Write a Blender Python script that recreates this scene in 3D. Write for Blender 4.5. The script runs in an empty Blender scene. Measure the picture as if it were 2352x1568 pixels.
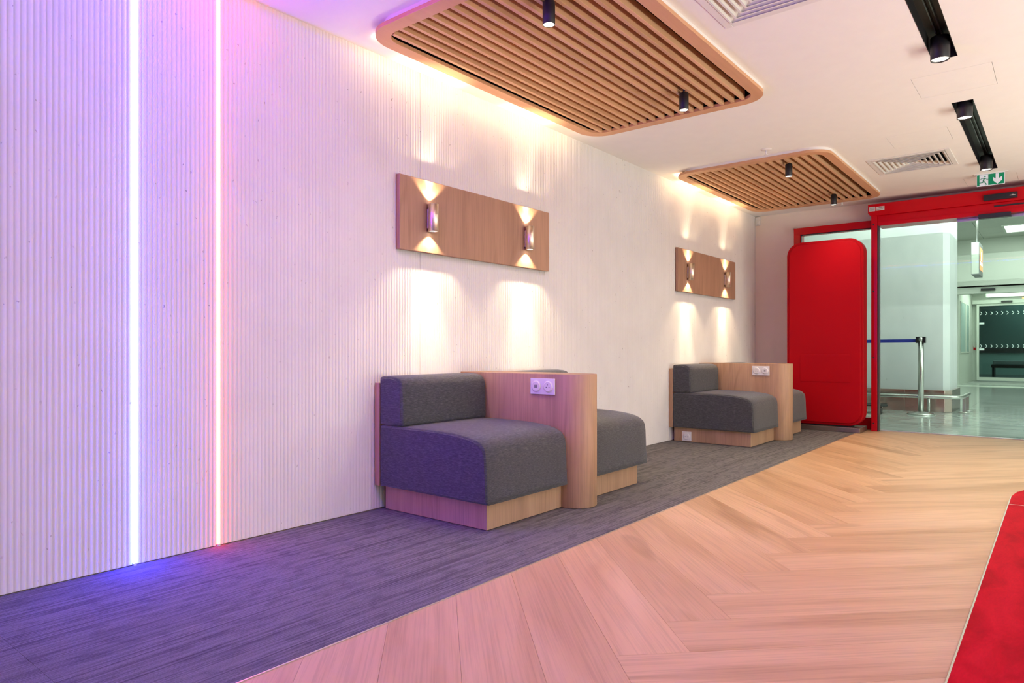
import bpy, math, random
from mathutils import Vector, Matrix
random.seed(7)
S = 0.87            # metres per design unit (camera height = 1 unit)
sc = bpy.context.scene
COL = sc.collection
PI = math.pi

# ------------------------------------------------------------------ camera
cam_d = bpy.data.cameras.new('camera'); cam = bpy.data.objects.new('camera', cam_d); COL.objects.link(cam)
cam_d.sensor_width = 36; cam_d.sensor_fit = 'HORIZONTAL'; cam_d.lens = 24.0
cam_d.shift_y = 18 / 2352; cam_d.clip_start = 0.02; cam_d.clip_end = 200
YAW = math.atan2(1264, 1568)
cam.location = (0, 0, S); cam.rotation_euler = (PI / 2, 0, YAW - PI / 2)
sc.camera = cam

# ------------------------------------------------------------------ world, exposure
w = bpy.data.worlds.new('world'); sc.world = w; w.use_nodes = True
bg = w.node_tree.nodes['Background']; bg.inputs[0].default_value = (1.0, 0.97, 0.92, 1); bg.inputs[1].default_value = 0.76
sc.view_settings.view_transform = 'Standard'; sc.view_settings.look = 'None'
sc.view_settings.gamma = 1; sc.view_settings.use_curve_mapping = False
sc.view_settings.exposure = 0.07
try:
    sc.cycles.use_denoising = True; sc.cycles.denoiser = 'OPENIMAGEDENOISE'
    sc.cycles.max_bounces = 8; sc.cycles.diffuse_bounces = 5; sc.cycles.glossy_bounces = 4
    sc.cycles.transparent_max_bounces = 12; sc.cycles.caustics_reflective = False; sc.cycles.caustics_refractive = False
    sc.cycles.sample_clamp_indirect = 6
except Exception: pass

BLUE = (0.012, 0.022, 1.0); RED = (1.0, 0.036, 0.024); WARM = (1.0, 0.72, 0.42)
P_BLUE, P_RED = 250.0, 34.0        # neon strips
P_COVE = 48.0                     # cove strips above the rafts
P_SCONCE = 7.0
P_SPOT = 32.0
P_TRACK = 40.0

def area_light(name, loc, size, energy, color, rot=(0, 0, 0)):
    d = bpy.data.lights.new(name, 'AREA'); d.shape = 'RECTANGLE'; d.size = size[0] * S; d.size_y = size[1] * S
    d.energy = energy; d.color = color
    o = bpy.data.objects.new(name, d); COL.objects.link(o); o.location = Vector(loc) * S; o.rotation_euler = rot
    return o
# added unseen lounge uplight, then ceiling panels of the hall beyond the glass door
area_light('lounge_fill', (5.0, -3.1, .40), (7.5, 0.6), 190, (0.97, 1.0, 0.90), (PI - .42, 0, 0))  # low fill out of view, added to brighten the ceiling
#area_light('lounge_fill', (-1.5, 0.0, 2.84), (1.2, 3.5), 10, (1.0, 0.86, 0.80))
area_light('hall_light', (15.5, 1.5, 4.0), (9.0, 3.0), 600, (0.86, 1.0, 0.88))
area_light('hall_light', (11.0, -1.6, 4.0), (2.0, 2.6), 420, (0.9, 1.0, 0.93))
area_light('hall_light', (24.4, 1.2, 2.78), (2.2, 1.6), 45, (0.84, 1.0, 0.84))
area_light('hall_light', (24.3, -.2, 2.675), (.3, 3.0), 14, (0.9, 1.0, 0.86), (PI, 0, 0))  # added upward fill to brighten the vestibule ceiling
area_light('hall_light', (28.3, 0.5, 2.9), (2.0, 2.0), 48, (0.7, 1.0, 0.92))

def spot_light(name, loc, energy, color, deg, blend, rot=(0, 0, 0), radius=0.012, parent=None):
    d = bpy.data.lights.new(name, 'SPOT'); d.energy = energy; d.color = color; d.spot_size = math.radians(deg)
    d.spot_blend = blend; d.shadow_soft_size = radius
    o = bpy.data.objects.new(name, d); COL.objects.link(o); o.location = Vector(loc) * S; o.rotation_euler = rot
    if parent is not None:
        o.parent = parent; o.location = Vector(loc) * S - parent.location
    return o

# ------------------------------------------------------------------ node helpers / materials
def new_mat(name):
    m = bpy.data.materials.new(name); m.use_nodes = True
    nt = m.node_tree; b = nt.nodes['Principled BSDF']
    return m, nt, b
def N(nt, t, **kw):
    n = nt.nodes.new(t)
    for k, v in kw.items():
        if k.startswith('i_'): n.inputs[int(k[2:]) if k[2:].isdigit() else k[2:].replace('_', ' ')].default_value = v
        else: setattr(n, k, v)
    return n
def L(nt, a, b): nt.links.new(a, b)
def coords(nt, scale, rnd=False, kind='Object'):
    tc = N(nt, 'ShaderNodeTexCoord'); mp = N(nt, 'ShaderNodeMapping')
    mp.inputs['Scale'].default_value = scale
    if rnd:
        oi = N(nt, 'ShaderNodeObjectInfo'); mul = N(nt, 'ShaderNodeVectorMath', operation='SCALE')
        cmb = N(nt, 'ShaderNodeCombineXYZ')
        L(nt, oi.outputs['Random'], cmb.inputs[0]); L(nt, oi.outputs['Random'], cmb.inputs[1]); L(nt, oi.outputs['Random'], cmb.inputs[2])
        L(nt, cmb.outputs[0], mul.inputs[0]); mul.inputs['Scale'].default_value = 37.0
        add = N(nt, 'ShaderNodeVectorMath', operation='ADD')
        L(nt, tc.outputs[kind], add.inputs[0]); L(nt, mul.outputs[0], add.inputs[1]); L(nt, add.outputs[0], mp.inputs[0])
    else: L(nt, tc.outputs[kind], mp.inputs[0])
    return mp.outputs[0]
def noise(nt, vec, scale, detail=3, rough=0.55, dist=0.0):
    n = N(nt, 'ShaderNodeTexNoise'); n.inputs['Scale'].default_value = scale; n.inputs['Detail'].default_value = detail
    n.inputs['Roughness'].default_value = rough; n.inputs['Distortion'].default_value = dist
    L(nt, vec, n.inputs['Vector']); return n.outputs[0]
def ramp(nt, fac, stops):
    r = N(nt, 'ShaderNodeValToRGB'); el = r.color_ramp.elements
    while len(el) < len(stops): el.new(0.5)
    for e, (p, c) in zip(el, stops): e.position = p; e.color = c if len(c) == 4 else (*c, 1)
    L(nt, fac, r.inputs[0]); return r.outputs[0]
def mix(nt, fac, a, b, mode='MIX'):
    m = N(nt, 'ShaderNodeMix', data_type='RGBA', blend_type=mode)
    for s, v in ((m.inputs[0], fac), (m.inputs[6], a), (m.inputs[7], b)):
        if hasattr(v, 'links'): L(nt, v, s)
        else: s.default_value = v if not isinstance(v, tuple) or len(v) == 4 else (*v, 1)
    return m.outputs[2]
def bump(nt, b, h, strength, dist=0.002):
    bp = N(nt, 'ShaderNodeBump'); bp.inputs['Strength'].default_value = strength; bp.inputs['Distance'].default_value = dist
    L(nt, h, bp.inputs['Height']); L(nt, bp.outputs[0], b.inputs['Normal'])
def math_(nt, op, a, bv=None):
    m = N(nt, 'ShaderNodeMath', operation=op)
    for s, v in ((m.inputs[0], a), (m.inputs[1], bv)):
        if v is None: continue
        if hasattr(v, 'links'): L(nt, v, s)
        else: s.default_value = v
    return m.outputs[0]

def paint(name, col, rough=0.6, spec=0.4, bumpy=0.0, metal=0.0, coat=0.0):
    m, nt, b = new_mat(name)
    v = coords(nt, (1, 1, 1)); n = noise(nt, v, 9, 3)
    c = ramp(nt, n, [(0.3, tuple(x * 0.985 for x in col)), (0.7, tuple(min(1, x * 1.008) for x in col))])
    L(nt, c, b.inputs['Base Color']); b.inputs['Roughness'].default_value = rough
    b.inputs['Specular IOR Level'].default_value = spec; b.inputs['Metallic'].default_value = metal
    b.inputs['Coat Weight'].default_value = coat
    if bumpy: bump(nt, b, noise(nt, v, 260, 2), bumpy, 0.001)
    return m
def emis(name, col, st):
    m, nt, b = new_mat(name)
    b.inputs['Base Color'].default_value = (*[min(1, 0.6 * x + .2) for x in col], 1)
    b.inputs['Emission Color'].default_value = (*col, 1); b.inputs['Emission Strength'].default_value = st
    return m
def wood(name, light, mid, dark, axis='Z', scale=1.0, rough=0.45, grain=1.0, rnd=True, ring=1.0, across=5.0):
    """boards with grain along the given axis of the object"""
    m, nt, b = new_mat(name)
    g, a = 0.55 * scale, across * scale
    sc_ = {'X': (g, a, a), 'Y': (a, g, a), 'Z': (a, a, g)}[axis]
    v = coords(nt, sc_, rnd)
    base = noise(nt, v, 1.0, 2, 0.5, 0.3)
    rings = math_(nt, 'MULTIPLY', base, 34.0); rings = math_(nt, 'SINE', rings)
    rings = math_(nt, 'MULTIPLY_ADD', rings, 0.5); rings.node.inputs[2].default_value = 0.5
    g2 = 2.0 * scale; a2 = 95 * scale
    v2 = coords(nt, {'X': (g2, a2, a2), 'Y': (a2, g2, a2), 'Z': (a2, a2, g2)}[axis], rnd)
    fine = noise(nt, v2, 1.0, 3, 0.7)
    blot = noise(nt, v, 0.9, 4, 0.6, 0.8)
    c = ramp(nt, blot, [(0.30, dark), (0.48, mid), (0.68, light)])
    mask = ramp(nt, noise(nt, v, 0.6, 2), [(0.45, (0, 0, 0)), (0.62, (1, 1, 1))])
    rl = ramp(nt, rings, [(0.0, (0.76, 0.72, 0.68)), (0.22, (1, 1, 1))])
    c2 = mix(nt, 1.0, c, rl, 'MULTIPLY')
    f = math_(nt, 'MULTIPLY', mask, 0.75 * ring)
    c = mix(nt, f, c, c2)
    fl = ramp(nt, fine, [(0.36, (1 - .16 * grain,) * 3), (0.55, (1, 1, 1))])
    c = mix(nt, 1.0, c, fl, 'MULTIPLY')
    if rnd:
        oi = N(nt, 'ShaderNodeObjectInfo')
        tone = ramp(nt, oi.outputs['Random'], [(0, (0.93, 0.92, 0.91)), (1, (1.04, 1.04, 1.04))])
        c = mix(nt, 1.0, c, tone, 'MULTIPLY')
    L(nt, c, b.inputs['Base Color']); b.inputs['Roughness'].default_value = rough
    b.inputs['Specular IOR Level'].default_value = 0.4
    bump(nt, b, fine, 0.10, 0.001)
    return m

def plaster_mat():
    m, nt, b = new_mat('fluted_plaster')
    v = coords(nt, (1, 1, 0.75)); n = noise(nt, v, 5, 4)
    base = ramp(nt, n, [(0.3, (0.70, 0.685, 0.675)), (0.7, (0.75, 0.735, 0.725))])
    # small air voids
    vv = N(nt, 'ShaderNodeTexVoronoi'); vv.inputs['Scale'].default_value = 24
    wv = noise(nt, v, 40, 2); add = N(nt, 'ShaderNodeVectorMath', operation='ADD')
    sc2 = N(nt, 'ShaderNodeVectorMath', operation='SCALE'); sc2.inputs['Scale'].default_value = 0.03
    nn = N(nt, 'ShaderNodeTexNoise'); nn.inputs['Scale'].default_value = 55; L(nt, v, nn.inputs['Vector'])
    L(nt, nn.outputs[1], sc2.inputs[0]); L(nt, v, add.inputs[0]); L(nt, sc2.outputs[0], add.inputs[1]); L(nt, add.outputs[0], vv.inputs['Vector'])
    d = ramp(nt, vv.outputs['Distance'], [(0.055, (1, 1, 1)), (0.105, (0, 0, 0))])
    cluster = ramp(nt, noise(nt, v, 3.2, 3), [(0.42, (0.0, 0, 0)), (0.62, (1, 1, 1))])
    pit = math_(nt, 'MULTIPLY', d, cluster)
    c = mix(nt, math_(nt, 'MULTIPLY', pit, 0.85), base, (0.28, 0.24, 0.24))
    L(nt, c, b.inputs['Base Color']); b.inputs['Roughness'].default_value = 0.75; b.inputs['Specular IOR Level'].default_value = 0.25
    h = math_(nt, 'SUBTRACT', math_(nt, 'MULTIPLY', noise(nt, v, 150, 2), 0.05), pit)
    bump(nt, b, h, 0.4, 0.0015)
    return m
def carpet_mat():
    m, nt, b = new_mat('carpet_loop')
    v1 = coords(nt, (0.6, 95, 1), False); v4 = coords(nt, (0.5, 42, 1), False); v2 = coords(nt, (8.5, 19, 1)); v3 = coords(nt, (160, 260, 1))
    streak = noise(nt, v1, 1.6, 3, 0.6); blot = noise(nt, v2, 1.3, 2, 0.5, 0.2); fib = noise(nt, v3, 1.2, 2, 0.6)
    c = ramp(nt, streak, [(0.36, (0.112, 0.106, 0.102)), (0.46, (0.178, 0.170, 0.162)), (0.62, (0.228, 0.218, 0.208))])
    c = mix(nt, 1.0, c, ramp(nt, blot, [(0.38, (0.80, 0.80, 0.81)), (0.50, (1.02, 1.02, 1.02))]), 'MULTIPLY')
    c = mix(nt, 1.0, c, ramp(nt, fib, [(0.35, (0.80, 0.80, 0.80)), (0.62, (1.12, 1.12, 1.12))]), 'MULTIPLY')
    c = mix(nt, 1.0, c, ramp(nt, noise(nt, v4, 1.5, 1), [(0.34, (0.72, 0.72, 0.73)), (0.42, (1, 1, 1)), (0.66, (1, 1, 1)), (0.72, (1.12, 1.12, 1.12))]), 'MULTIPLY')
    L(nt, c, b.inputs['Base Color']); b.inputs['Roughness'].default_value = 0.95; b.inputs['Specular IOR Level'].default_value = 0.1
    bump(nt, b, math_(nt, 'ADD', fib, streak), 0.6, 0.003)
    return m
def fabric_mat():
    m, nt, b = new_mat('grey_upholstery')
    v1 = coords(nt, (45, 45, 320)); v2 = coords(nt, (320, 320, 320))
    n1 = noise(nt, v1, 1.0, 3, 0.7); n2 = noise(nt, v2, 1.6, 2, 0.7)
    c = ramp(nt, n1, [(0.34, (0.046, 0.048, 0.052)), (0.55, (0.078, 0.080, 0.084)), (0.72, (0.130, 0.131, 0.134))])
    c = mix(nt, 1.0, c, ramp(nt, n2, [(0.35, (0.75, 0.75, 0.75)), (0.6, (1.12, 1.12, 1.12))]), 'MULTIPLY')
    L(nt, c, b.inputs['Base Color']); b.inputs['Roughness'].default_value = 0.9; b.inputs['Specular IOR Level'].default_value = 0.2
    b.inputs['Sheen Weight'].default_value = 0.25; b.inputs['Sheen Roughness'].default_value = 0.5
    bump(nt, b, math_(nt, 'ADD', n1, n2), 0.35, 0.0012)
    return m
def metal_mat(name, col, rough, axis=None):
    m, nt, b = new_mat(name)
    v = coords(nt, {'Z': (60, 60, 2), 'Y': (60, 2, 60), None: (20, 20, 20)}[axis]); n = noise(nt, v, 3, 2)
    L(nt, ramp(nt, n, [(0.3, tuple(x * 0.92 for x in col)), (0.7, col)]), b.inputs['Base Color'])
    b.inputs['Metallic'].default_value = 1; b.inputs['Roughness'].default_value = rough
    return m
def glass_mat(name, tint, refl=1.0):
    m = bpy.data.materials.new(name); m.use_nodes = True; nt = m.node_tree; nt.nodes.clear()
    out = N(nt, 'ShaderNodeOutputMaterial'); tr = N(nt, 'ShaderNodeBsdfTransparent'); gl = N(nt, 'ShaderNodeBsdfGlossy')
    fr = N(nt, 'ShaderNodeFresnel'); fr.inputs[0].default_value = 1.45; mx = N(nt, 'ShaderNodeMixShader')
    n = noise(nt, coords(nt, (1, 1, 1)), 2, 1)
    L(nt, ramp(nt, n, [(0, tint), (1, tuple(min(1, x * 1.01) for x in tint))]), tr.inputs[0])
    gl.inputs['Roughness'].default_value = 0.0; gl.inputs[0].default_value = (refl, refl, refl, 1)
    L(nt, fr.outputs[0], mx.inputs[0]); L(nt, tr.outputs[0], mx.inputs[1]); L(nt, gl.outputs[0], mx.inputs[2]); L(nt, mx.outputs[0], out.inputs[0])
    return m
def marble_mat():
    m, nt, b = new_mat('polished_hall_tile')
    v = coords(nt, (2.2, 0.5, 1), True); n = noise(nt, v, 2.2, 5, 0.65, 1.2)
    L(nt, ramp(nt, n, [(0.3, (0.34, 0.37, 0.36)), (0.5, (0.50, 0.53, 0.51)), (0.72, (0.66, 0.69, 0.66))]), b.inputs['Base Color'])
    b.inputs['Roughness'].default_value = 0.10; b.inputs['Specular IOR Level'].default_value = 0.6
    return m
def concrete_mat():
    m, nt, b = new_mat('smooth_concrete')
    v = coords(nt, (1, 1, 0.5)); n = noise(nt, v, 1.6, 5, 0.6)
    c = ramp(nt, n, [(0.3, (0.52, 0.54, 0.56)), (0.7, (0.64, 0.66, 0.67))])
    vv = N(nt, 'ShaderNodeTexVoronoi'); vv.inputs['Scale'].default_value = 7; L(nt, v, vv.inputs['Vector'])
    pit = ramp(nt, vv.outputs['Distance'], [(0.035, (1, 1, 1)), (0.055, (0, 0, 0))])
    L(nt, mix(nt, math_(nt, 'MULTIPLY', pit, 0.4), c, (0.3, 0.32, 0.32)), b.inputs['Base Color'])
    b.inputs['Roughness'].default_value = 0.6
    return m
def red_floor_mat():
    m, nt, b = new_mat('red_vinyl')
    v = coords(nt, (1.2, 3.5, 1)); n = noise(nt, v, 3, 5, 0.65, 0.6); f = noise(nt, coords(nt, (40, 160, 1)), 1, 3)
    c = ramp(nt, n, [(0.32, (0.36, 0.001, 0.010)), (0.5, (0.50, 0.002, 0.015)), (0.7, (0.60, 0.006, 0.022))])
    c = mix(nt, 1.0, c, ramp(nt, f, [(0.35, (0.9, 0.9, 0.9)), (0.6, (1, 1, 1))]), 'MULTIPLY')
    L(nt, c, b.inputs['Base Color']); b.inputs['Roughness'].default_value = 0.55; b.inputs['Specular IOR Level'].default_value = 0.02
    return m

M = {}
M['plaster'] = plaster_mat()
M['ceiling'] = paint('ceiling_paint', (0.88, 0.87, 0.85), 0.8, 0.2)
M['wall'] = paint('wall_paint', (0.84, 0.75, 0.66), 0.7, 0.2, 0.05)
M['white'] = paint('white_enamel', (0.80, 0.79, 0.77), 0.4, 0.4)
M['white_plastic'] = paint('white_plastic', (0.80, 0.79, 0.78), 0.3, 0.5)
M['black'] = paint('black_powdercoat', (0.012, 0.012, 0.014), 0.45, 0.5)
M['black_gloss'] = paint('black_plastic', (0.015, 0.015, 0.018), 0.25, 0.5)
M['cavity'] = paint('dark_cavity', (0.006, 0.006, 0.006), 0.9, 0.1)
M['red'] = paint('red_lacquer', (0.50, 0.0025, 0.008), 0.22, 0.2)
M['red_matte'] = paint('red_panel', (0.41, 0.002, 0.007), 0.5, 0.1)
M['floor_wood'] = wood('oak_plank', (0.76, 0.505, 0.285), (0.67, 0.425, 0.222), (0.54, 0.315, 0.15), 'X', 1.0, 0.42, 0.9, True, 1.1, 3.2)
M['bench_wood'] = wood('oak_veneer', (0.55, 0.345, 0.21), (0.48, 0.29, 0.175), (0.38, 0.225, 0.132), 'Z', 1.3, 0.5, 1.0, True, 0.9, 3.0)
M['panel_wood'] = wood('oak_wall_veneer', (0.47, 0.275, 0.18), (0.41, 0.235, 0.155), (0.34, 0.19, 0.125), 'Z', 1.3, 0.55, 1.0, True, 0.6, 3.0)
M['slat_wood'] = wood('slat_oak', (0.72, 0.43, 0.245), (0.66, 0.385, 0.215), (0.52, 0.29, 0.155), 'X', 1.0, 0.5, 0.12, True, 0.1, 4.0)
M['ring_wood'] = wood('beech_ring', (0.68, 0.385, 0.215), (0.65, 0.36, 0.195), (0.60, 0.325, 0.17), 'X', 1.0, 0.5, 0.2, True, 0.15, 6.0)
M['carpet'] = carpet_mat()
M['fabric'] = fabric_mat()
M['steel'] = metal_mat('brushed_steel', (0.62, 0.62, 0.60), 0.28, 'Y')
M['alu'] = metal_mat('satin_aluminium', (0.70, 0.70, 0.68), 0.35)
M['bronze'] = metal_mat('bronze_plate', (0.36, 0.31, 0.27), 0.4)
M['copper'] = metal_mat('polished_skirting', (0.60, 0.46, 0.43), 0.22, 'Z')
M['gold'] = metal_mat('satin_champagne', (0.97, 0.90, 0.77), 0.42, 'Z')
M['glass'] = glass_mat('clear_door_glass', (0.93, 0.97, 0.95), 0.08)
M['dark_glass'] = glass_mat('tinted_glass', (0.60, 0.70, 0.68), 0.6)
M['tile'] = marble_mat()
M['grout'] = paint('grout', (0.35, 0.37, 0.35), 0.8)
M['concrete'] = concrete_mat()
M['hall_white'] = paint('hall_paint', (0.68, 0.72, 0.66), 0.6, 0.3)
M['hall_ceiling'] = paint('hall_ceiling_tile', (0.62, 0.65, 0.60), 0.8, 0.2)
M['teal'] = paint('teal_wall', (0.10, 0.16, 0.15), 0.7, 0.2)
M['teal_light'] = paint('pale_teal_wall', (0.40, 0.52, 0.50), 0.7, 0.2)
M['red_vinyl'] = red_floor_mat()
M['green'] = paint('sign_green', (0.0, 0.27, 0.13), 0.35)
M['sign_white'] = emis('sign_white', (0.80, 0.88, 1.0), 0.12)
M['belt'] = paint('blue_webbing', (0.015, 0.03, 0.30), 0.7)
M['orange_lit'] = emis('lit_orange', (1.0, 0.30, 0.08), 1.3)
M['white_lit'] = emis('lit_white', (1.0, 0.98, 0.9), 4.0)
M['hall_lamp'] = emis('hall_lamp', (0.92, 1.0, 0.90), 6.0)
M['lamp_face'] = emis('lamp_face', (1.0, 0.90, 0.74), 7.0)
M['blue_neon'] = emis('blue_neon', BLUE, P_BLUE)
M['red_neon'] = emis('red_neon', RED, P_RED)
M['blue_run'] = emis('blue_neon_run', BLUE, P_BLUE * .36)
M['red_run'] = emis('red_neon_run', RED, P_RED * .62)
M['cove'] = emis('cove_strip', WARM, P_COVE)
M['paper'] = paint('label_paper', (0.62, 0.58, 0.56), 0.6)
M['ink'] = paint('label_ink', (0.10, 0.07, 0.08), 0.6)
M['grey_plastic'] = paint('grey_plastic', (0.30, 0.32, 0.33), 0.5)
M['trim'] = metal_mat('trim_strip', (0.80, 0.72, 0.66), 0.35)
M['chevron'] = emis('frosted_film_glow', (0.75, 0.9, 0.88), 0.25)  # weak glow put into the film and belt print, neither is a lamp
M['purple_lit'] = emis('lit_purple', (0.35, 0.25, 1.0), 1.2)

# ------------------------------------------------------------------ mesh helpers (all in design units)
class MB:
    def __init__(s): s.v = []; s.f = []; s.sm = []
    def add(s, vs, fs, smooth=False):
        o = len(s.v); s.v += [tuple(v) for v in vs]; s.f += [tuple(i + o for i in f) for f in fs]; s.sm += [smooth] * len(fs); return s
    def box(s, x0, x1, y0, y1, z0, z1):
        if x0 > x1: x0, x1 = x1, x0
        if y0 > y1: y0, y1 = y1, y0
        if z0 > z1: z0, z1 = z1, z0
        vs = [(x, y, z) for z in (z0, z1) for y in (y0, y1) for x in (x0, x1)]
        return s.add(vs, [(0, 2, 3, 1), (4, 5, 7, 6), (0, 1, 5, 4), (2, 6, 7, 3), (0, 4, 6, 2), (1, 3, 7, 5)])
    def prism(s, pts, lo, hi, axis='z', smooth=False):
        """extrude a 2-D outline; axis z: pts=(x,y); axis x: pts=(y,z); axis y: pts=(x,z)"""
        def P(p, h): return {'z': (p[0], p[1], h), 'x': (h, p[0], p[1]), 'y': (p[0], h, p[1])}[axis]
        n = len(pts); ar = sum(pts[i][0] * pts[(i + 1) % n][1] - pts[(i + 1) % n][0] * pts[i][1] for i in range(n))
        pts = list(pts)
        if (ar < 0) != (axis == 'y'): pts = pts[::-1]
        o = len(s.v)
        s.v += [P(p, lo) for p in pts] + [P(p, hi) for p in pts]
        s.f.append(tuple(o + i for i in range(n))[::-1]); s.f.append(tuple(o + n + i for i in range(n))); s.sm += [False, False]
        for i in range(n):
            j = (i + 1) % n; s.f.append((o + i, o + j, o + n + j, o + n + i)); s.sm.append(smooth)
        return s
    def cyl(s, c, r, h0, h1, axis='z', n=24, r2=None, caps=True):
        r2 = r if r2 is None else r2
        def P(a, rr, h):
            u, w_ = rr * math.cos(a), rr * math.sin(a)
            return {'z': (c[0] + u, c[1] + w_, h), 'x': (h, c[0] + u, c[1] + w_), 'y': (c[0] + w_, h, c[1] + u)}[axis]
        o = len(s.v)
        for rr, h in ((r, h0), (r2, h1)): s.v += [P(2 * PI * i / n, rr, h) for i in range(n)]
        for i in range(n):
            j = (i + 1) % n; s.f.append((o + i, o + j, o + n + j, o + n + i)); s.sm.append(True)
        if caps:
            s.f.append(tuple(o + i for i in range(n))[::-1]); s.f.append(tuple(o + n + i for i in range(n))); s.sm += [False, False]
        return s
    def lathe(s, c, prof, n=28):
        """profile (r, z) around a vertical axis through c"""
        o = len(s.v); k = len(prof)
        for r, z in prof: s.v += [(c[0] + r * math.cos(2 * PI * i / n), c[1] + r * math.sin(2 * PI * i / n), z) for i in range(n)]
        for a in range(k - 1):
            for i in range(n):
                j = (i + 1) % n; s.f.append((o + a * n + i, o + a * n + j, o + (a + 1) * n + j, o + (a + 1) * n + i)); s.sm.append(True)
        return s
    def tube(s, pts, r, n=10):
        pts = [Vector(p) for p in pts]; rings = []
        for i, p in enumerate(pts):
            t = (pts[min(i + 1, len(pts) - 1)] - pts[max(i - 1, 0)]).normalized()
            u = t.cross(Vector((0, 0, 1)));  u = u if u.length > .1 else t.cross(Vector((0, 1, 0)))
            u.normalize(); q = t.cross(u)
            rings.append([p + r * (math.cos(2 * PI * k / n) * u + math.sin(2 * PI * k / n) * q) for k in range(n)])
        o = len(s.v)
        for rg in rings: s.v += [tuple(x) for x in rg]
        for a in range(len(rings) - 1):
            for k in range(n):
                j = (k + 1) % n; s.f.append((o + a * n + k, o + a * n + j, o + (a + 1) * n + j, o + (a + 1) * n + k)); s.sm.append(True)
        s.f.append(tuple(o + k for k in range(n))[::-1]); s.f.append(tuple(o + (len(rings) - 1) * n + k for k in range(n))); s.sm += [False, False]
        return s
def rrect(x0, x1, y0, y1, r, n=10):
    pts = []
    for cx, cy, a0 in ((x1 - r, y1 - r, 0), (x0 + r, y1 - r, PI / 2), (x0 + r, y0 + r, PI), (x1 - r, y0 + r, 1.5 * PI)):
        pts += [(cx + r * math.cos(a0 + PI / 2 * i / n), cy + r * math.sin(a0 + PI / 2 * i / n)) for i in range(n + 1)]
    return pts

def tag(o, label=None, cat=None, group=None, kind=None):
    if label: o['label'] = label
    if cat: o['category'] = cat
    if group: o['group'] = group
    if kind: o['kind'] = kind
    return o
def empty(name, loc, label=None, cat=None, group=None, kind=None):
    o = bpy.data.objects.new(name, None); COL.objects.link(o); o.location = Vector(loc) * S; o.empty_display_size = 0.1
    o['_o'] = list(loc); tag(o, label, cat, group, kind); return o
def build(name, mb, mat, parent=None, origin=None, bevel=0.0, seg=2, rotz=0.0, label=None):
    """mesh in design units -> object; origin defaults to the parent's"""
    po = Vector(parent['_o']) if parent is not None else Vector((0, 0, 0))
    if origin is None: origin = po
    origin = Vector(origin)
    me = bpy.data.meshes.new(name)
    if rotz:
        R = Matrix.Rotation(-rotz, 3, 'Z'); vs = [tuple((R @ (Vector(v) - origin)) * S) for v in mb.v]
    else: vs = [tuple((Vector(v) - origin) * S) for v in mb.v]
    me.from_pydata(vs, [], mb.f); me.polygons.foreach_set('use_smooth', mb.sm); me.materials.append(mat); me.update()
    o = bpy.data.objects.new(name, me); COL.objects.link(o); o['_o'] = list(origin)
    o.location = (origin - po) * S; o.rotation_euler = (0, 0, rotz)
    if parent is not None: o.parent = parent
    if bevel:
        b = o.modifiers.new('bevel', 'BEVEL'); b.width = bevel * S; b.segments = seg; b.limit_method = 'ANGLE'; b.angle_limit = math.radians(35)
        b.harden_normals = False
    if label: o['label'] = label
    return o
def copy_tree(o, parent=None):
    c = o.copy(); COL.objects.link(c)
    if parent is not None: c.parent = parent
    for ch in list(o.children): copy_tree(ch, c)
    return c

# =================================================================== ROOM SHELL
H = 2.85; WY = 3.345; WX = 9.58
X_BACK = -3.2; Y_RIGHT = -3.4

# ---- floor slab with herringbone planks
floor = build('floor', MB().box(X_BACK, 9.42, Y_RIGHT, WY + .1, -0.12, -0.012), M['floor_wood'], origin=(0, 0, 0)); tag(floor, kind='structure')
def clip(poly, a, b, c):                       # keep a*x+b*y<=c
    out = []
    for i in range(len(poly)):
        p, q = poly[i], poly[(i + 1) % len(poly)]
        dp, dq = a * p[0] + b * p[1] - c, a * q[0] + b * q[1] - c
        if dp <= 0: out.append(p)
        if (dp < 0 < dq) or (dq < 0 < dp):
            t = dp / (dp - dq); out.append((p[0] + t * (q[0] - p[0]), p[1] + t * (q[1] - p[1])))
    return out
PW = 0.2525; PL = 6 * PW; R2 = 1 / math.sqrt(2); G = 0.0004
CARPET_Y = 1.922
def plank(P, a0, a1, b0, b1, rot):
    """rect in e1=(1,1)/s2, e2=(1,-1)/s2 coordinates from P"""
    a0 += G; a1 -= G; b0 += G; b1 -= G
    w_ = lambda a, b: (P[0] + (a + b) * R2, P[1] + (a - b) * R2)
    poly = [w_(a0, b0), w_(a0, b1), w_(a1, b1), w_(a1, b0)]
    for c_ in ((0, 1, CARPET_Y - .003), (1, 0, 9.375), (-1, 0, 3.0), (0, -1, 3.2)):
        poly = clip(poly, *c_)
        if len(poly) < 3: return
    # opening for the red inlay: keep planks under it, they simply stop at its level
    cx = sum(p[0] for p in poly) / len(poly); cy = sum(p[1] for p in poly) / len(poly)
    mb = MB().prism(poly, -0.012, 0.0)
    build('plank', mb, M['floor_wood'], floor, origin=(cx, cy, 0), rotz=rot)
for k in range(-12, 22):
    P = (2.126 + 0.3571 * k, 0.957)
    plank(P, 0, PL, -PW, 0, PI / 4)
    plank(P, 0, PW, 0, PL, -PI / 4)
    plank(P, PW - PL, PW, PL, PL + PW, PI / 4)
    P2 = (P[0] + 0, P[1])
    plank(P, PW - PL - PW, PW - PL, PL, 2 * PL, -PI / 4)

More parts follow.
